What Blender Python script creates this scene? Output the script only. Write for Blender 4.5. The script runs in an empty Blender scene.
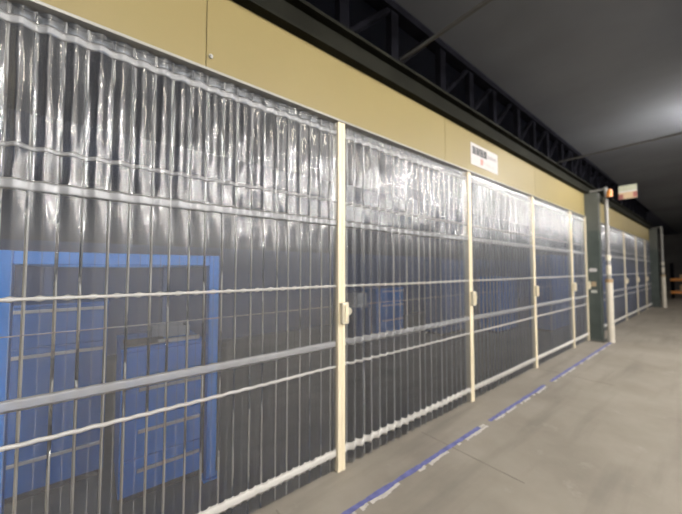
import bpy, bmesh, math, random
from mathutils import Vector, Matrix, noise
random.seed(7)
scene = bpy.context.scene
C = scene.collection
PI = math.pi

# ------------------------------------------------------------------ materials
def nodes_of(name):
    m = bpy.data.materials.new(name); m.use_nodes = True
    nt = m.node_tree
    for n in list(nt.nodes): nt.nodes.remove(n)
    out = nt.nodes.new('ShaderNodeOutputMaterial')
    return m, nt, out

def plain(name, col, rough=0.5, metal=0.0, var=0.12, scale=6.0, bump=0.0, spec=0.4, emit=None, estr=0):
    m, nt, out = nodes_of(name)
    b = nt.nodes.new('ShaderNodeBsdfPrincipled')
    tc = nt.nodes.new('ShaderNodeTexCoord')
    nz = nt.nodes.new('ShaderNodeTexNoise'); nz.inputs['Scale'].default_value = scale; nz.inputs['Detail'].default_value = 5
    nt.links.new(tc.outputs['Object'], nz.inputs['Vector'])
    rp = nt.nodes.new('ShaderNodeValToRGB')
    a = [max(0, c*(1-var)) for c in col]; d = [min(1, c*(1+var)) for c in col]
    rp.color_ramp.elements[0].position = .3; rp.color_ramp.elements[1].position = .7
    rp.color_ramp.elements[0].color = (*a, 1); rp.color_ramp.elements[1].color = (*d, 1)
    nt.links.new(nz.outputs['Fac'], rp.inputs['Fac']); nt.links.new(rp.outputs['Color'], b.inputs['Base Color'])
    b.inputs['Roughness'].default_value = rough; b.inputs['Metallic'].default_value = metal
    b.inputs['Specular IOR Level'].default_value = spec
    if bump:
        bp = nt.nodes.new('ShaderNodeBump'); bp.inputs['Strength'].default_value = bump; bp.inputs['Distance'].default_value = .01
        nt.links.new(nz.outputs['Fac'], bp.inputs['Height']); nt.links.new(bp.outputs['Normal'], b.inputs['Normal'])
    if emit:
        b.inputs['Emission Color'].default_value = (*emit, 1); b.inputs['Emission Strength'].default_value = estr
    nt.links.new(b.outputs['BSDF'], out.inputs['Surface'])
    return m

def film(name, tint, milk_col, milk, rough, ior=1.5, bump=0.0, gloss_col=(1,1,1), rough2=None):
    """clear or milky plastic film: see-through, a little milky, with a glossy skin"""
    m, nt, out = nodes_of(name)
    tr = nt.nodes.new('ShaderNodeBsdfTransparent'); tr.inputs['Color'].default_value = (*tint, 1)
    df = nt.nodes.new('ShaderNodeBsdfDiffuse'); df.inputs['Color'].default_value = (*milk_col, 1)
    tl = nt.nodes.new('ShaderNodeBsdfTranslucent'); tl.inputs['Color'].default_value = (*milk_col, 1)
    md = nt.nodes.new('ShaderNodeMixShader'); md.inputs['Fac'].default_value = .35
    nt.links.new(df.outputs[0], md.inputs[1]); nt.links.new(tl.outputs[0], md.inputs[2])
    m1 = nt.nodes.new('ShaderNodeMixShader'); m1.inputs['Fac'].default_value = milk
    nt.links.new(tr.outputs[0], m1.inputs[1]); nt.links.new(md.outputs[0], m1.inputs[2])
    gl = nt.nodes.new('ShaderNodeBsdfGlossy'); gl.inputs['Roughness'].default_value = rough; gl.inputs['Color'].default_value = (*gloss_col, 1)
    fr = nt.nodes.new('ShaderNodeFresnel'); fr.inputs['IOR'].default_value = ior
    skin = gl
    if rough2:
        g2 = nt.nodes.new('ShaderNodeBsdfGlossy'); g2.inputs['Roughness'].default_value = rough2
        skin = nt.nodes.new('ShaderNodeMixShader'); skin.inputs['Fac'].default_value = .5
        nt.links.new(gl.outputs[0], skin.inputs[1]); nt.links.new(g2.outputs[0], skin.inputs[2])
    m2 = nt.nodes.new('ShaderNodeMixShader')
    nt.links.new(fr.outputs[0], m2.inputs['Fac']); nt.links.new(m1.outputs[0], m2.inputs[1]); nt.links.new(skin.outputs[0], m2.inputs[2])
    if bump:
        tc = nt.nodes.new('ShaderNodeTexCoord')
        mp = nt.nodes.new('ShaderNodeMapping'); mp.inputs['Scale'].default_value = (1, 1, .35)
        nz = nt.nodes.new('ShaderNodeTexNoise'); nz.inputs['Scale'].default_value = 22; nz.inputs['Detail'].default_value = 3
        nt.links.new(tc.outputs['Object'], mp.inputs['Vector']); nt.links.new(mp.outputs[0], nz.inputs['Vector'])
        bp = nt.nodes.new('ShaderNodeBump'); bp.inputs['Strength'].default_value = bump; bp.inputs['Distance'].default_value = .006
        nt.links.new(nz.outputs['Fac'], bp.inputs['Height']); nt.links.new(bp.outputs['Normal'], gl.inputs['Normal'])
    nt.links.new(m2.outputs[0], out.inputs['Surface'])
    return m

def concrete(name):
    m, nt, out = nodes_of(name)
    L = nt.links.new
    tc = nt.nodes.new('ShaderNodeTexCoord')
    b = nt.nodes.new('ShaderNodeBsdfPrincipled')
    n1 = nt.nodes.new('ShaderNodeTexNoise'); n1.inputs['Scale'].default_value = 1.1; n1.inputs['Detail'].default_value = 6; n1.inputs['Roughness'].default_value = .62
    L(tc.outputs['Object'], n1.inputs['Vector'])
    r1 = nt.nodes.new('ShaderNodeValToRGB')
    e = r1.color_ramp.elements
    e[0].position = .3; e[0].color = (.205, .182, .150, 1); e[1].position = .72; e[1].color = (.295, .265, .222, 1)
    L(n1.outputs['Fac'], r1.inputs['Fac'])
    # worn pale scuffs
    n2 = nt.nodes.new('ShaderNodeTexNoise'); n2.inputs['Scale'].default_value = 3.2; n2.inputs['Detail'].default_value = 9; n2.inputs['Roughness'].default_value = .7
    L(tc.outputs['Object'], n2.inputs['Vector'])
    r2 = nt.nodes.new('ShaderNodeValToRGB'); e = r2.color_ramp.elements
    e[0].position = .6; e[0].color = (0, 0, 0, 1); e[1].position = .75; e[1].color = (.55, .55, .55, 1)
    L(n2.outputs['Fac'], r2.inputs['Fac'])
    mx = nt.nodes.new('ShaderNodeMixRGB'); mx.inputs['Color2'].default_value = (.37, .345, .30, 1)
    L(r2.outputs['Color'], mx.inputs['Fac']); L(r1.outputs['Color'], mx.inputs['Color1'])
    # dark tyre streaks running askew along the aisle
    mp = nt.nodes.new('ShaderNodeMapping'); mp.inputs['Rotation'].default_value = (0, 0, .12); mp.inputs['Scale'].default_value = (.32, 2.6, 1)
    L(tc.outputs['Object'], mp.inputs['Vector'])
    n3 = nt.nodes.new('ShaderNodeTexNoise'); n3.inputs['Scale'].default_value = 1.6; n3.inputs['Detail'].default_value = 5
    L(mp.outputs[0], n3.inputs['Vector'])
    r3 = nt.nodes.new('ShaderNodeValToRGB'); e = r3.color_ramp.elements
    e[0].position = .52; e[0].color = (0, 0, 0, 1); e[1].position = .72; e[1].color = (.6, .6, .6, 1)
    L(n3.outputs['Fac'], r3.inputs['Fac'])
    m3 = nt.nodes.new('ShaderNodeMixRGB'); m3.inputs['Color2'].default_value = (.15, .135, .115, 1)
    L(r3.outputs['Color'], m3.inputs['Fac']); L(mx.outputs['Color'], m3.inputs['Color1'])
    L(m3.outputs['Color'], b.inputs['Base Color'])
    b.inputs['Roughness'].default_value = .62; b.inputs['Specular IOR Level'].default_value = .3
    bp = nt.nodes.new('ShaderNodeBump'); bp.inputs['Strength'].default_value = .15; bp.inputs['Distance'].default_value = .006
    L(n2.outputs['Fac'], bp.inputs['Height']); L(bp.outputs['Normal'], b.inputs['Normal'])
    L(b.outputs[0], out.inputs['Surface'])
    return m

M = dict(
    floor=concrete('concrete_floor'),
    hallceiling=plain('white_hall_ceiling', (.80, .80, .82), .8, var=.05, spec=.2),  # kept pale to put a lit ceiling's brightness into the curtain reflections
    bayceiling=plain('grey_bay_ceiling', (.05, .056, .08), .8, var=.15, scale=.8, spec=.2),
    ceiling=plain('dark_ceiling', (.108, .113, .125), .8, var=.15, scale=.8, spec=.2),
    back=plain('navy_back_wall', (.042, .066, .165), .6, var=.25, scale=.9),
    backtop=plain('dim_grey_upper_wall', (.040, .046, .072), .7, var=.2, scale=.7),
    knob=plain('dull_cream_knob', (.42, .39, .30), .5),
    wall=plain('grey_hall_wall', (.03, .038, .065), .8, var=.15, scale=.7),
    endwall=plain('dark_end_wall', (.05, .046, .043), .8, var=.3, scale=1.0),
    fascia=plain('cream_painted_panel', (.228, .180, .074), .45, var=.035, scale=1.3),
    cream=plain('cream_painted_steel', (.74, .65, .47), .4, var=.03, scale=4),
    creamdark=plain('cream_latch_plastic', (.66, .60, .46), .4, var=.05, scale=9),
    beam=plain('olive_dark_steel', (.012, .012, .009), .7, var=.25, scale=3, spec=.05),
    rod=plain('dull_grey_rod', (.055, .053, .05), .6),
    truss=plain('black_steel', (.006, .006, .008), .7, var=.3, scale=4, spec=.0),
    rail=plain('pale_aluminium_rail', (.30, .295, .275), .4, metal=.2, var=.05, scale=5),
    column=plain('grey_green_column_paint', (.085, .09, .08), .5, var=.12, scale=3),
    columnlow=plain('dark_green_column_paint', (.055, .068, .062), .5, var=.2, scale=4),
    guard=plain('cream_pipe_guard', (.58, .53, .44), .45, var=.06, scale=7),
    pipe=plain('grey_conduit', (.25, .24, .225), .5, metal=.1, var=.08, scale=9),
    ring=plain('brown_clamp', (.36, .24, .12), .5),
    paper=plain('white_paper', (.50, .48, .48), .7, var=.03, scale=20),
    ink=plain('black_ink', (.06, .06, .065), .7),
    greyink=plain('grey_ink', (.36, .34, .35), .7),
    redink=plain('red_ink', (.50, .22, .19), .7),
    pinkink=plain('faded_red_ink', (.60, .47, .46), .7),
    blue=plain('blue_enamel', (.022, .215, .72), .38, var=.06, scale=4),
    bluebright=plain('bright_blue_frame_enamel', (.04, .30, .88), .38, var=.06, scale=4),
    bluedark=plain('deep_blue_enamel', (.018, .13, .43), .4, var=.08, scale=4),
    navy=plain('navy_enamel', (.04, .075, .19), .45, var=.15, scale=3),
    steel=plain('brushed_grey_strip', (.50, .50, .48), .35, metal=.3, var=.08, scale=12),
    wood=plain('grey_brown_board', (.23, .20, .17), .6, var=.2, scale=8),
    palebar=plain('pale_bar', (.62, .60, .55), .5, var=.06),
    tray=plain('grey_tray', (.30, .30, .31), .5, var=.08),
    dark=plain('dark_plinth', (.03, .03, .035), .6),
    lineblue=plain('blue_floor_paint', (.12, .13, .32), .65, var=.3, scale=14),
    linepale=plain('pale_scraped_paint', (.50, .47, .43), .7, var=.15, scale=20),
    joint=plain('dark_joint_filler', (.19, .17, .14), .8, var=.2),
    amber=plain('amber_lens', (.5, .19, .04), .3, var=.05),
    signpale=plain('pale_sign_face', (.33, .34, .26), .5, var=.05),
    signcream=plain('cream_sign_face', (.40, .30, .19), .5, var=.05),
    signred=plain('red_sign_patch', (.22, .08, .07), .5, var=.1),
    orange=plain('orange_rack_enamel', (.62, .25, .06), .45, var=.1),
    carton=plain('brown_cardboard', (.40, .27, .15), .8, var=.1),
    lamphousing=plain('white_lamp_housing', (.7, .7, .7), .5),
    film=film('clear_pvc_film', (.84, .89, .97), (.52, .58, .74), .040, .14, 2.15, bump=.5, rough2=.45),
    rib=film('pvc_fold_seam', (.8, .82, .86), (.74, .72, .70), .22, .2, 1.5),
    band=film('milky_wide_tape', (.9, .9, .92), (.80, .80, .80), .40, .3, 1.45),
    rope=film('white_narrow_tape', (.9, .9, .9), (.86, .84, .80), .72, .35, 1.45),
    hem=film('white_hem_tape', (.9, .9, .9), (.90, .87, .81), .88, .4, 1.45),
    cord=film('thin_clear_cord', (.9, .9, .9), (.7, .7, .72), .30, .3, 1.45),
)
def tube_mat(st, col=(1, .93, .80)):
    m, nt, out = nodes_of('lamp_tube_glow')
    e = nt.nodes.new('ShaderNodeEmission'); e.inputs['Color'].default_value = (*col, 1); e.inputs['Strength'].default_value = st
    nt.links.new(e.outputs[0], out.inputs['Surface']); return m
M['tube'] = tube_mat(60); M['tube2'] = tube_mat(390, (1, .97, .93))

# ------------------------------------------------------------------ helpers
def tag(o, label=None, cat=None, group=None, kind=None):
    if label: o['label'] = label
    if cat: o['category'] = cat
    if group: o['group'] = group
    if kind: o['kind'] = kind
    return o

def empty(name, loc, label, cat, group=None):
    o = bpy.data.objects.new(name, None); C.objects.link(o); o.location = loc
    o.empty_display_size = .1
    return tag(o, label, cat, group)

def link(name, bm, mats, parent=None, smooth=False, loc=(0, 0, 0)):
    me = bpy.data.meshes.new(name); bmesh.ops.recalc_face_normals(bm, faces=bm.faces) if not smooth == 'sheet' else None
    bm.to_mesh(me); bm.free()
    for m in (mats if isinstance(mats, (list, tuple)) else [mats]): me.materials.append(m)
    if smooth:
        for p in me.polygons: p.use_smooth = True
    o = bpy.data.objects.new(name, me); C.objects.link(o); o.location = loc
    if parent: o.parent = parent
    return o

def box(bm, x0, x1, y0, y1, z0, z1, bev=0.0, mi=0):
    r = bmesh.ops.create_cube(bm, size=1)
    vs = r['verts']
    for v in vs:
        v.co = Vector(((x0+x1)/2 + v.co.x*(x1-x0), (y0+y1)/2 + v.co.y*(y1-y0), (z0+z1)/2 + v.co.z*(z1-z0)))
    fs = {f for v in vs for f in v.link_faces}
    for f in fs: f.material_index = mi
    if bev:
        es = list({e for v in vs for e in v.link_edges})
        bmesh.ops.bevel(bm, geom=es, offset=bev, segments=2, affect='EDGES', profile=.5)
    return bm

def nb(): return bmesh.new()

def tube(bm, p, q, r, seg=12, r2=None):
    p, q = Vector(p), Vector(q); d = q-p
    res = bmesh.ops.create_cone(bm, cap_ends=True, segments=seg, radius1=r, radius2=r if r2 is None else r2, depth=d.length)
    rot = d.to_track_quat('Z', 'Y').to_matrix().to_4x4()
    bmesh.ops.transform(bm, matrix=Matrix.Translation((p+q)/2) @ rot, verts=res['verts'])
    return bm

def copy_tree(o, parent=None):
    c = o.copy(); C.objects.link(c)
    if parent: c.parent = parent
    for ch in list(o.children): copy_tree(ch, c)
    return c

# ------------------------------------------------------------------ setting
XL, XR, YF, YB, ZC = -7.0, 32.0, -17.0, 5.0, 4.05
o = link('floor', box(nb(), XL, XR, YF, YB, -.1, 0), M['floor']); tag(o, kind='structure')
bm = box(nb(), XL, XR, -2.3, -.05, ZC, ZC+.1); box(bm, XL, XR, YF, -2.3, ZC, ZC+.1, mi=1); box(bm, XL, XR, -.05, YB, ZC, ZC+.1, mi=2)
o = link('ceiling', bm, [M['ceiling'], M['hallceiling'], M['bayceiling']]); tag(o, kind='structure')
bm = box(nb(), XL, XR, YB, YB+.1, 0, 2.0); box(bm, XL, XR, YB, YB+.1, 2.0, ZC, mi=1)
tag(link('wall_back', bm, [M['back'], M['backtop']]), kind='structure')
tag(link('wall_front', box(nb(), XL, XR, YF-.1, YF, 0, ZC), M['wall']), kind='structure')
tag(link('wall_left', box(nb(), XL-.1, XL, YF, YB, 0, ZC), M['wall']), kind='structure')
tag(link('wall_right', box(nb(), XR, XR+.1, YF, YB, 0, ZC), M['endwall']), kind='structure')

# floor joint (thin filled saw cuts across the apron in front of the curtains)
for i, x in enumerate((.95, 2.45, 5.4)):
    bm = nb()
    box(bm, x, x+.012, -.95 if i else -.75, -.06, -.004, .0012)
    tag(link('trim_%d' % (i+1), bm, M['joint']), kind='structure')

# ------------------------------------------------------------------ fascia panels, beam, girder
COLX = (8.45, 18.0)
cuts = [-2.4, .498, 3.0, 5.6, 8.2, 10.8, 13.4, 15.9, 18.0]
where = ['the nearest one, above the blue frame', 'with a small bolt at its left seam',
         'carrying the white paper notice', 'next one right of the paper notice',
         'passing behind the near steel column', 'first one beyond the near steel column',
         'second one beyond the near steel column', 'ending at the far steel column']
for i in range(8):
    t = empty('fascia_panel', (cuts[i], 0, 2.715), 'cream header panel over the clear curtains, ' + where[i], 'panel', 'cream header panels')
    bm = box(nb(), .002, cuts[i+1]-cuts[i]-.002, -.012, .03, 0, .505, .002)
    link('board', bm, M['fascia'], t)
    if i == 1:
        bm = nb(); tube(bm, (.025, -.012, .085), (.025, -.026, .085), .012, 10); tube(bm, (.025, -.026, .085), (.025, -.034, .085), .006, 8)
        b = link('bolt', bm, M['steel'], t); b['label'] = 'small shiny bolt'

t = empty('steel_beam', (-2.4, 0, 3.22), 'dark olive steel beam running along the top of the cream header panels', 'beam')
bm = box(nb(), 0, 20.6, -.085, .10, .0, .022, .003); link('bottom_flange', bm, M['beam'], t)
bm = box(nb(), 0, 20.6, -.02, .03, .022, .205); link('web', bm, M['beam'], t)
bm = box(nb(), 0, 20.6, -.085, .10, .205, .232, .003); link('top_flange', bm, M['beam'], t)

t = empty('lattice_girder', (-2.4, .02, 3.452), 'black steel lattice girder on the dark beam under the ceiling', 'girder')
bm = box(nb(), 0, 20.6, -.06, .06, 0, .05); link('bottom_chord', bm, M['truss'], t)
bm = box(nb(), 0, 20.6, -.06, .06, .53, .598); link('top_chord', bm, M['truss'], t)
k = 0; x = .5
while x < 20.2:
    bm = box(nb(), x-.05, x+.05, -.035, .035, .05, .53); link('strut', bm, M['truss'], t)
    bm = nb(); d = .62
    tube(bm, (x+.06, 0, .06), (x+d-.07, 0, .53), .035, 6); link('brace', bm, M['truss'], t)
    x += .62 if k % 3 else .8
    k += 1

for X, lab in ((2.22, 'nearer dark tie rod running out from the girder below the ceiling'), (6.6, 'farther thin tie rod out from the girder, near the column')):
    bm = nb(); box(bm, -.012, .012, -7.0, 0, -.006, .0); box(bm, -.012, -.006, -7.0, 0, .0, .02)
    o = link('tie_rod', bm, M['rod'], None, loc=(X, -.05, 3.50)); tag(o, lab, 'rod', None)

# ------------------------------------------------------------------ curtain tracks
for (a, b, lab) in ((-.42, 8.44, 'long pale curtain track under the cream header before the near column'),
                    (8.68, 17.98, 'pale curtain track under the cream header past the near column')):
    t = empty('curtain_track', (a, 0, 2.66), lab, 'track')
    bm = nb(); L = b-a
    box(bm, 0, L, -.040, .045, .038, .055, .003)
    box(bm, 0, L, .041, .045, .0, .038)
    link('channel', bm, M['rail'], t)

# ------------------------------------------------------------------ pleated clear curtains
def sstep(a, b, x):
    t = max(0, min(1, (x-a)/(b-a))); return t*t*(3-2*t)

def make_curtain(x0, x1, amp, seed, label, detail=16, rows=72, left_crumple=False, top=1.0):
    W = x1-x0; cl = .046 if left_crumple else .034
    n = max(3, round(W/.0925))
    def ysurf(x, z):
        ph = x/W*n
        fold = round(ph)
        jit = .16*noise.noise((fold*1.7, z*.55, seed))
        a = amp*(1+(top-1)*sstep(1.6, 2.1, z))*(1+.35*noise.noise((fold*2.3, z*.7, seed+5)))
        y = -a*math.cos(2*PI*(ph+jit*.35))
        e = sstep(1.72, 2.02, z)*(1 if detail > 12 else .5)
        y += (.0008+.0095*e)*noise.noise((fold*3.1, z*(4.2), seed+11))
        y += .0048*e*noise.noise((x*16, z*11, seed+20))
        y += .006*e*noise.noise((x*2.2, z*2.6, seed+27))
        y += .0022*noise.noise((x*9, z*1.6, seed+31))
        if left_crumple:
            w = sstep(.62, .05, x)*sstep(1.85, 2.1, z)
            y += w*(.045*noise.noise((x*8+z*1.5, z*.9, seed+40)) + .012*noise.noise((x*17-z*2, z*3.0, seed+44)))
        lim = sstep(2.62, 2.58, z)*.35+.65
        return max(-cl, min(cl, y*lim))
    t = empty('folding_curtain', (x0, 0, 0), label, 'curtain', 'clear plastic folding curtains')
    bm = nb(); cols = n*detail
    zs = [.012+(2.69-.012)*i/rows for i in range(rows+1)]
    xs = []
    for i in range(cols+1):
        f = i/detail; fl = round(f); d = f-fl
        # gather the columns beside each crest so the seam is a narrow strip
        xs.append(W*(fl + d*(1-.45*math.cos(2*PI*d)*.5))/n)
    grid = [[bm.verts.new((x, ysurf(x, z), z)) for x in xs] for z in zs]
    for r in range(rows):
        for c in range(cols):
            f = bm.faces.new((grid[r][c], grid[r][c+1], grid[r+1][c+1], grid[r+1][c]))
            cc = c % detail
            f.material_index = 1 if cc == 0 else 0
    link('sheet', bm, [M['film'], M['rib']], t, 'sheet')
    def band(name, z, h, mat, bulge=.004, twist=0.0, lab=None, knot=.0):
        tw = twist*(.5 if left_crumple else .7)
        bm = nb(); nn = n*12
        ring = [(-h, -.0012), (-h*.45, -.0012-bulge), (h*.45, -.0012-bulge), (h, -.0012), (h*.45, .0018), (-h*.45, .0018)]
        rs = []
        for i in range(nn+1):
            x = W*i/nn
            dz = tw*math.sin(2*PI*n*i/nn+.8) + tw*.6*noise.noise((x*30, z, seed))
            kn = 1+knot*max(0, math.cos(2*PI*n*i/nn*(2 if h > .02 else 1)))**2
            sag = -.004*math.sin(PI*x/W)
            rs.append([bm.verts.new((x, ysurf(x, z)+dy, z+dzz*kn+dz+sag)) for dzz, dy in ring])
        for i in range(nn):
            for j in range(6):
                bm.faces.new((rs[i][j], rs[i+1][j], rs[i+1][(j+1) % 6], rs[i][(j+1) % 6]))
        bm.faces.new(rs[0]); bm.faces.new(rs[-1][::-1])
        o = link(name, bm, mat, t, True)
        if lab: o['label'] = lab
    band('header_tape', 2.615, .022, M['band'], .002)
    band('narrow_tape', 2.065, .011, M['band'], .003, .001)
    band('wide_tape', 1.895, .026, M['band'], .002)
    band('narrow_tape', 1.40, .0085, M['rope'], .006, .001, 'white cord-like tape at chest height', .6)
    band('cord', 1.245, .0025, M['cord'], .001)
    band('wide_tape', .955, .027, M['band'], .003, .002)
    band('narrow_tape', .785, .011, M['rope'], .006, .004, 'white cord-like tape below the wide tape')
    band('hem_tape', .135, .030, M['hem'], .008, .006, 'thick white hem tape near the floor', .28)
    return t

POSTS = [-.430, 1.483, 3.44, 5.395, 7.35]
PW = .068
make_curtain(POSTS[0]+PW+.01, POSTS[1]-.004, .0016, 3, 'widest clear folding curtain at the near end, blue frame showing through', left_crumple=True, top=7.5)
make_curtain(POSTS[1]+PW+.004, POSTS[2]-.004, .017, 13, 'clear folding curtain with strong vertical pleats, second from the near end')
make_curtain(POSTS[2]+PW+.004, POSTS[3]-.004, .018, 23, 'clear folding curtain just right of the post under the paper notice', 12, 60)
make_curtain(POSTS[3]+PW+.004, POSTS[4]-.004, .014, 33, 'clear folding curtain, second one left of the near steel column', 8, 48)
make_curtain(POSTS[4]+PW+.004, 8.385, .012, 43, 'narrow clear folding curtain directly left of the near steel column', 8, 48)
FAR = [12.62, 14.66, 16.65]
make_curtain(8.68, FAR[0]-.004, .012, 53, 'long clear folding curtain directly right of the near steel column', 8, 36)
make_curtain(FAR[0]+PW+.004, FAR[1]-.004, .012, 63, 'clear folding curtain in the middle of the far run between the columns', 8, 36)
make_curtain(FAR[1]+PW+.004, FAR[2]-.004, .012, 73, 'clear folding curtain last but one before the far column', 8, 36)
make_curtain(FAR[2]+PW+.004, 17.98, .012, 83, 'clear folding curtain ending at the far steel column', 8, 36)

# ------------------------------------------------------------------ posts with latches
def make_post():
    t = empty('curtain_post', (0, 0, 0), '', 'post', 'cream curtain posts')
    bm = nb()
    # extruded profile: two raised lips on the face with a groove between
    prof = [(0, .034), (0, -.030), (.024, -.030), (.027, -.026), (.038, -.026), (.041, -.030), (PW, -.030), (PW, .034)]
    lo = [bm.verts.new((x, y, 0)) for x, y in prof]; hi = [bm.verts.new((x, y, 2.6975)) for x, y in prof]
    bm.faces.new(lo); bm.faces.new(hi[::-1])
    for i in range(len(prof)):
        j = (i+1) % len(prof); bm.faces.new((lo[i], lo[j], hi[j], hi[i]))
    link('upright', bm, M['cream'], t)
    bm = box(nb(), .012, .076, -.070, -.0302, 1.110, 1.275, .008)
    la = link('latch', bm, M['creamdark'], t); la['label'] = 'raised cream latch plate'
    bm = box(nb(), .030, .052, -.082, -.070, 1.13, 1.255, .004); link('lever', bm, M['cream'], la)
    bm = nb(); tube(bm, (.064, -.070, 1.145), (.064, -.075, 1.145), .008, 10); link('screw', bm, M['steel'], la)
    bm = nb(); tube(bm, (PW+.014, -.062, 1.205), (PW+.014, -.0405, 1.205), .030, 18)
    kn = link('pull_knob', bm, M['knob'], t); kn['label'] = 'round cream knob beside the latch'
    return t
p0 = make_post()
post_specs = [(POSTS[0], 'cream post at the left edge of the photo, only its latch peeking in'),
              (POSTS[1], 'tallest nearest cream post with latch, between the two nearest curtains'),
              (POSTS[2], 'cream post with latch directly below the paper notice'),
              (POSTS[3], 'cream post with latch, next one right of the paper notice'),
              (POSTS[4], 'cream post with latch, last full one before the near steel column'),
              (8.390-.0, 'cream post tucked against the near steel column'),
              (FAR[0], 'small cream post, first one beyond the near steel column'),
              (FAR[1], 'small cream post, second one beyond the near steel column'),
              (FAR[2], 'small cream post, nearest to the far steel column')]
for i, (x, lab) in enumerate(post_specs):
    t = p0 if i == 0 else copy_tree(p0)
    t.location = (x, 0, 0); t['label'] = lab
    if x == 8.390:
        t.scale = (.80, 1, 1)

# ------------------------------------------------------------------ steel columns, conduits, guards
def make_column(x, label):
    t = empty('steel_column', (x, 0, 0), label, 'column')
    def hprof(z0, z1, mat, name):
        bm = nb()
        box(bm, 0, .012, -.245, .20, z0, z1); box(bm, .188, .2, -.245, .20, z0, z1); box(bm, .012, .188, -.016, .004, z0, z1)
        # welded cover plate closing the front
        box(bm, .012, .188, -.245, -.233, z0, z1)
        return link(name, bm, mat, t)
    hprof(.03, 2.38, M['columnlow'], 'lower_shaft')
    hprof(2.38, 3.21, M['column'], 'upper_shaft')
    bm = box(nb(), -.05, .25, -.285, -.045, 0, .03, .003); link('base_plate', bm, M['column'], t)
    return t
c1 = make_column(8.45, 'near dark green steel column with small stickers, breaking the row of curtains')
c2 = make_column(18.0, 'far dark green steel column at the end of the curtain row')
for (y0, y1, z0, z1, m, lab) in ((-.19, -.06, 1.49, 1.56, 'paper', 'white sticker, the top one'), (-.17, -.09, 1.17, 1.27, 'signcream', 'yellowish sticker in the middle'), (-.18, -.08, 1.03, 1.09, 'steel', 'grey sticker, the lowest one')):
    s = link('sticker', box(nb(), -.0022, -.0002, y0, y1, z0, z1), M[m], c1); s['label'] = lab

def make_guard(x, which):
    g = empty('pipe_guard', (x, -.360, 0), 'round cream pipe guard standing on the floor in front of the %s column' % which, 'pipe guard')
    bm = nb(); tube(bm, (0, 0, 0), (0, 0, 1.26), .062, 20); link('sleeve', bm, M['guard'], g)
    bm = nb(); tube(bm, (0, 0, 1.26), (0, 0, 1.33), .068, 20); r = link('clamp_ring', bm, M['ring'], g); r['label'] = 'brown ring at the top'
    p = empty('conduit', (x, -.360, 1.33), 'grey vertical conduit rising from the %s pipe guard' % which, 'pipe')
    bm = nb(); tube(bm, (0, 0, 0), (0, 0, 1.98), .036, 14); box(bm, -.015, .015, .03, .272, 1.93, 1.96); link('pipe', bm, M['pipe'], p)
    bm = nb(); tube(bm, (0, 0, .10), (0, 0,   .30), .048, 14); s = link('coupling', bm, M['guard'], p)
    bm = nb(); tube(bm, (0, 0, .40), (0, 0, .52), .048, 14); s = link('coupling', bm, M['guard'], p)
    bm = box(nb(), -.02, .02, .04, .1145, 1.0, 1.03); link('bracket', bm, M['pipe'], p)
make_guard(8.58, 'near'); make_guard(18.08, 'far')

# amber beacon and projecting sign on the near column
t = empty('beacon', (8.42, -.45, 3.13), 'amber warning light on a bracket beside the near steel column', 'warning light')
bm = nb(); tube(bm, (0, 0, -.07), (0, 0, .06), .05, 16); tube(bm, (0, 0, .06), (0, 0, .10), .05, 16, .025); link('lens', bm, M['amber'], t)
bm = nb(); tube(bm, (0, 0, -.10), (0, 0, -.07), .055, 16); link('base', bm, M['truss'], t)
bm = box(nb(), .0, .105, -.012, .012, -.115, -.10); box(bm, .085, .105, -.012, .062, -.115, -.10); link('bracket', bm, M['truss'], t)
t = empty('projecting_sign', (8.5, -.72, 3.13), 'square pale and cream sign with red corners jutting out by the column', 'sign')
bm = box(nb(), 0, .06, -.15, .15, -.15, .15, .004); link('case', bm, M['truss'], t)
bm = box(nb(), -.004, -.0003, -.14, .14, .02, .14); link('face', bm, M['signpale'], t)
bm = box(nb(), -.004, -.0003, -.14, .14, -.14, -.0); link('face', bm, M['signcream'], t)
bm = box(nb(), -.0045, -.0003, -.14, .14, .001, .019); link('stripe', bm, M['paper'], t)
bm = box(nb(), -.007, -.0042, .07, .14, -.14, -.04); link('patch', bm, M['signred'], t)
bm = box(nb(), -.007, -.0042, -.14, -.08, -.12, -.01); link('patch', bm, M['signred'], t)
bm = box(nb(), .02, .04, .15, .324, -.02, .02); link('bracket', bm, M['truss'], t)

# ------------------------------------------------------------------ paper notice on the fascia
t = empty('paper_notice', (3.55, -.012, 2.82), 'white paper notice with dark and red lettering taped to the cream header panel', 'notice')
link('sheet', box(nb(), 0, .71, -.003, 0, 0, .27), M['paper'], t)
def glyph(bm, x, z, s, rnd):
    w = .018*s/.08
    for k in range(3): zz = z+s*(.12+.36*k)+rnd.uniform(-.04, .04)*s; box(bm, x+s*.05, x+s*rnd.uniform(.8, .95), -.0052, -.0032, zz-w/2, zz+w/2)
    for k in range(2): xx = x+s*(.25+.45*k)+rnd.uniform(-.1, .1)*s; box(bm, xx-w/2, xx+w/2, -.0050, -.0032, z+s*.02, z+s*rnd.uniform(.85, 1))
rnd = random.Random(4)
for k in range(4):
    bm = nb(); glyph(bm, .03+.094*k, .14, .098, rnd); link('lettering', bm, M['ink'], t)
for k in range(4):
    bm = nb(); glyph(bm, .43+.06*k, .155, .048, rnd); link('lettering', bm, M['greyink'], t)
bm = nb()
glyph(bm, .235, .04, .075, rnd); link('lettering', bm, M['redink'], t)['label'] = 'red lettering'
for k in range(4):
    bm = nb(); glyph(bm, .33+.075*k, .045, .06, rnd); link('lettering', bm, M['pinkink'], t)

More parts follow.
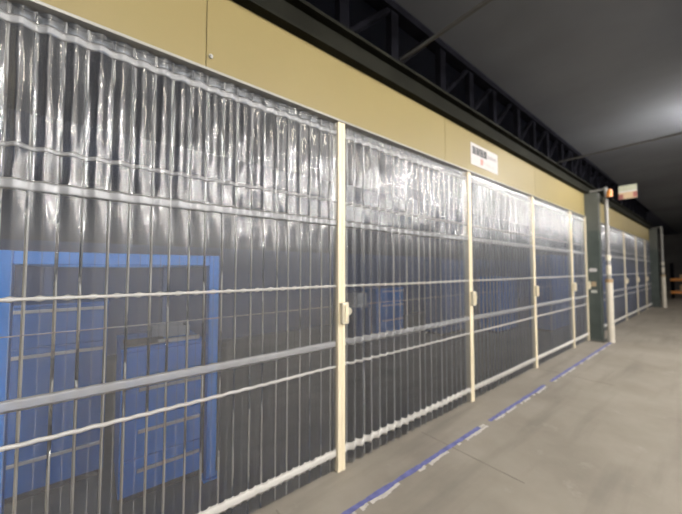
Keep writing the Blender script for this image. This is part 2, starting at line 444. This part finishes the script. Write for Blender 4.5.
# ------------------------------------------------------------------ blue floor line
t = empty('floor_line', (-1.5, -.362, 0), 'worn blue painted line on the concrete along the curtains', 'floor marking')
bm = nb(); pm = nb(); x = 0; i = 0
while x < 10.0:
    L = .022
    w = .019+.009*noise.noise((x*6, 1.0, 0))+.006*noise.noise((x*25, 1.0, 0)); off = .006*noise.noise((x*3, 4.0, 0))
    gap = noise.noise((x*2.3, 9.0, 0))+.35*noise.noise((x*11, 2.0, 0))
    if gap < .45:
        box(bm, x, x+L, off-w, off+w, 0.0002, .0016)
    g2 = noise.noise((x*3.1, 17.0, 0))+.5*noise.noise((x*13, 5.0, 0))
    if g2 > -.08:
        ww = .010+.012*abs(noise.noise((x*22, 3., 0)))
        box(pm, x, x+L, off-w-ww*2.2, off-w-.001, .0002, .0012)
    if gap >= .45 and g2 > .0:
        box(pm, x, x+L, off-w*.7, off+w*.5, .0002, .0012)
    x += L
bmesh.ops.remove_doubles(bm, verts=bm.verts, dist=1e-5)
link('paint', bm, M['lineblue'], t); link('scrape', pm, M['linepale'], t)['label'] = 'pale scraped paint along the edge'

# ------------------------------------------------------------------ things behind the curtains
def make_drawers(x, y, w, d, h, fronts, mat, label, strip_w=.8, name='drawer_cabinet', cat='cabinet'):
    """front faces -Y; fronts = list of (z0, z1, strip z)"""
    t = empty(name, (x, y, 0), label, cat)
    link('body', box(nb(), 0, w, .012, d, .05, h-.02, .004), mat, t)
    link('top', box(nb(), -.006, w+.006, -.004, d, h-.02, h, .004), mat, t)
    link('plinth', box(nb(), .02, w-.02, .04, d-.02, 0, .05), M['dark'], t)
    for z0, z1, zs in fronts:
        f = link('drawer', box(nb(), .012, w-.012, -.004, .0115, z0+.004, z1-.004, .004), mat, t)
        if zs:
            bm = box(nb(), w*(1-strip_w), w-.02, -.020, -.0042, zs-.011, zs+.011, .003)
            link('handle', bm, M['steel'], f)['label'] = 'long grey handle strip'
    return t
make_drawers(.165, .57, .50, .55, 1.01, [(.055, .285, .205), (.285, .54, .457), (.54, .80, .73), (.80, .985, None)], M['blue'],
             'bright blue drawer cabinet beside the frame post, behind the nearest curtain')
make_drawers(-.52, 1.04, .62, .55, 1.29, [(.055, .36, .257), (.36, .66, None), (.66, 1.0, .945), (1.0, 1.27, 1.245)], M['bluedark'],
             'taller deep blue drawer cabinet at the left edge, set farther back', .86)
# things on the bright cabinet
t = empty('board', (.185, .60, 1.01), 'grey brown flat board lying on the bright blue cabinet', 'board')
link('plank', box(nb(), 0, .24, 0, .22, 0, .012, .002), M['wood'], t)
tag(link('pale_bar', box(nb(), 0, .27, 0, .03, 0, .025, .003), M['palebar'], loc=(.375, .60, 1.01)), 'pale bar lying along the front of the bright blue cabinet top', 'bar')
t = empty('tray', (.36, .80, 1.01), 'grey shallow tray at the back of the bright blue cabinet top', 'tray')
bm = nb()
box(bm, 0, .26, 0, .2, 0, .008); box(bm, 0, .26, 0, .008, .008, .075); box(bm, 0, .26, .192, .2, .008, .075); box(bm, 0, .008, .008, .192, .008, .075); box(bm, .252, .26, .008, .192, .008, .075)
link('shell', bm, M['tray'], t)
# blue open frame
t = empty('steel_frame', (-.40, .5, 0), 'tall bright blue open steel frame around the cabinets behind the nearest curtain', 'frame')
FW, FD, FH = 1.15, 2.1, 1.632
for px in (0, FW-.07):
    for py in (0, FD-.07):
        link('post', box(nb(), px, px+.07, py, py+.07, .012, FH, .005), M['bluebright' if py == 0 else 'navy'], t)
        link('foot', box(nb(), px-.02, px+.09, py-.02, py+.09, 0, .012), M['bluebright'], t)
for py in (0, FD-.07):
    link('cross_beam', box(nb(), .07, FW-.07, py+.005, py+.065, FH-.075, FH-.002, .005), M['bluebright'], t)
for px in (0, FW-.07):
    link('side_beam', box(nb(), px+.005, px+.065, .07, FD-.07, FH-.075, FH-.002, .005), M['bluebright'], t)
# cabinets deeper in the bays
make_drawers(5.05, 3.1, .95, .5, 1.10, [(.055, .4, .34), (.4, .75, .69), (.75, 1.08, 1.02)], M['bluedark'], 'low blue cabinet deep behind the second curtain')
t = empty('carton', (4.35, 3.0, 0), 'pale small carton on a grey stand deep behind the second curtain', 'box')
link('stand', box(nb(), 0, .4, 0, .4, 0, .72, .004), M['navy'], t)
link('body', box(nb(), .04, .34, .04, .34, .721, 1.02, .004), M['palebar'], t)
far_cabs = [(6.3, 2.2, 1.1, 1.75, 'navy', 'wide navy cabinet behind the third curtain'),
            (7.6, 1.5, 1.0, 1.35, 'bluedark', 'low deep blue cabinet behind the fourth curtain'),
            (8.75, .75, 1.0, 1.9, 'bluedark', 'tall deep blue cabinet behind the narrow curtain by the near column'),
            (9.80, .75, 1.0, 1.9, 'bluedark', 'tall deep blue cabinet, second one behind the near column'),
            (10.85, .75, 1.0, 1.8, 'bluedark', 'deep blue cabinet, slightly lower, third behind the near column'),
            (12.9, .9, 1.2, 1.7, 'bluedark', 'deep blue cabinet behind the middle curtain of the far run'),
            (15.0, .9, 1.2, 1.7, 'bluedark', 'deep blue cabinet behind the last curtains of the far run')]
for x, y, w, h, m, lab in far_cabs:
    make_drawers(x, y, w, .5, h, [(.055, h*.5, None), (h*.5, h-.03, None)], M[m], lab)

# ------------------------------------------------------------------ far end storage rack
t = empty('storage_rack', (24.0, -1.75, 0), 'orange storage rack standing at the far end of the aisle', 'rack')
for py in (0, 1.55):
    for px in (0, .9):
        link('post', box(nb(), px, px+.08, py, py+.08, 0, 1.9), M['truss'], t)
for z in (.28, .95):
    for px in (-.03, .93):
        link('shelf_beam', box(nb(), px, px+.05, .0, 1.63, z, z+.12), M['orange'], t)
    link('shelf', box(nb(), .02, .93, .08, 1.55, z+.06, z+.1), M['carton'], t)
for (y, w, z, h, lab) in ((-.95, .5, .3805, .35, 'brown carton on the lower shelf of the orange rack'), (-.9, .45, 1.0505, .22, 'brown carton on the upper shelf of the orange rack')):
    tt = empty('cardboard_box', (24.15, y, z), lab, 'box')
    link('body', box(nb(), 0, .5, 0, w, 0, h, .004), M['carton'], tt)
    link('tape', box(nb(), -.0015, .5, w*.45, w*.55, h, h+.0015), M['palebar'], tt)

# ------------------------------------------------------------------ ceiling lamps over the aisle
def make_lamp(wide, tm='tube'):
    t = empty('strip_lamp', (0, 0, 0), '', 'lamp', 'strip lamps over the aisle')
    bm = box(nb(), -.62, .62, -.06, .06, .02, .06, .008)
    if wide: box(bm, -.64, .64, -.22, .22, 0, .02, .004)  # wide hood added to keep lamp light off the aisle ceiling
    else: box(bm, -.62, .62, -.06, .06, 0, .02)
    link('housing', bm, M['lamphousing'], t)
    bm = nb(); tube(bm, (-.6, 0, -.035), (.6, 0, -.035), .028, 14); link('tube', bm, M[tm], t)
    for x in (-.45, .45):
        bm = nb(); tube(bm, (x, 0, .06), (x, 0, ZC-3.80), .01, 8); link('hanger', bm, M['truss'], t)
    return t
protos = [make_lamp(True), make_lamp(False, 'tube2')]; used = set()
rows = [(-2.05, [-.5, 2.2, 4.7, 7.4, 11.5, 16, 21]), (-4.3, [-4, -1.2, 1.4, 4, 6.6, 9.4]), (-7.4, [-3, 1, 5, 9, 13.5]),
        (-10.4, [-1, 3, 7, 11, 16, 22]), (-13.6, [-1, 4, 9, 15, 22])]
for y, xs_ in rows:
    for x in xs_:
        k = 0 if (y > -3 and x != 7.4) else 1
        if y < -4: k = 1
        if k in used: t = copy_tree(protos[k])
        else: t = protos[k]; used.add(k)
        t.location = (x, y, 3.80)
        t['label'] = 'long white strip lamp hanging over the aisle, out of frame'

# ------------------------------------------------------------------ world, camera
w = bpy.data.worlds.new('world'); scene.world = w; w.use_nodes = True
w.node_tree.nodes['Background'].inputs[0].default_value = (.02, .02, .022, 1)
cam = bpy.data.cameras.new('camera'); co = bpy.data.objects.new('camera', cam); C.objects.link(co)
F = 305.0
cam.sensor_width = 36; cam.lens = F/682*36; cam.clip_start = .02; cam.clip_end = 200
th = math.atan2(.786, .618) - .0083; pitch = math.atan(13/F); roll = 0.0
fwd = Vector((math.cos(th)*math.cos(pitch), math.sin(th)*math.cos(pitch), math.sin(pitch)))
co.rotation_mode = 'QUATERNION'
co.rotation_quaternion = fwd.to_track_quat('-Z', 'Y') @ Matrix.Rotation(roll, 3, 'Z').to_quaternion()
co.location = (.025, -1.886, 1.525)
cam.dof.use_dof = True; cam.dof.focus_distance = 1.2; cam.dof.aperture_fstop = 1.3
scene.camera = co
vs = scene.view_settings
vs.view_transform = 'Standard'; vs.look = 'None'; vs.gamma = 1; vs.use_curve_mapping = False
vs.exposure = -0.38
scene.cycles.transparent_max_bounces = 32
scene.cycles.max_bounces = 10
scene.cycles.sample_clamp_indirect = 6
scene.cycles.use_denoising = True
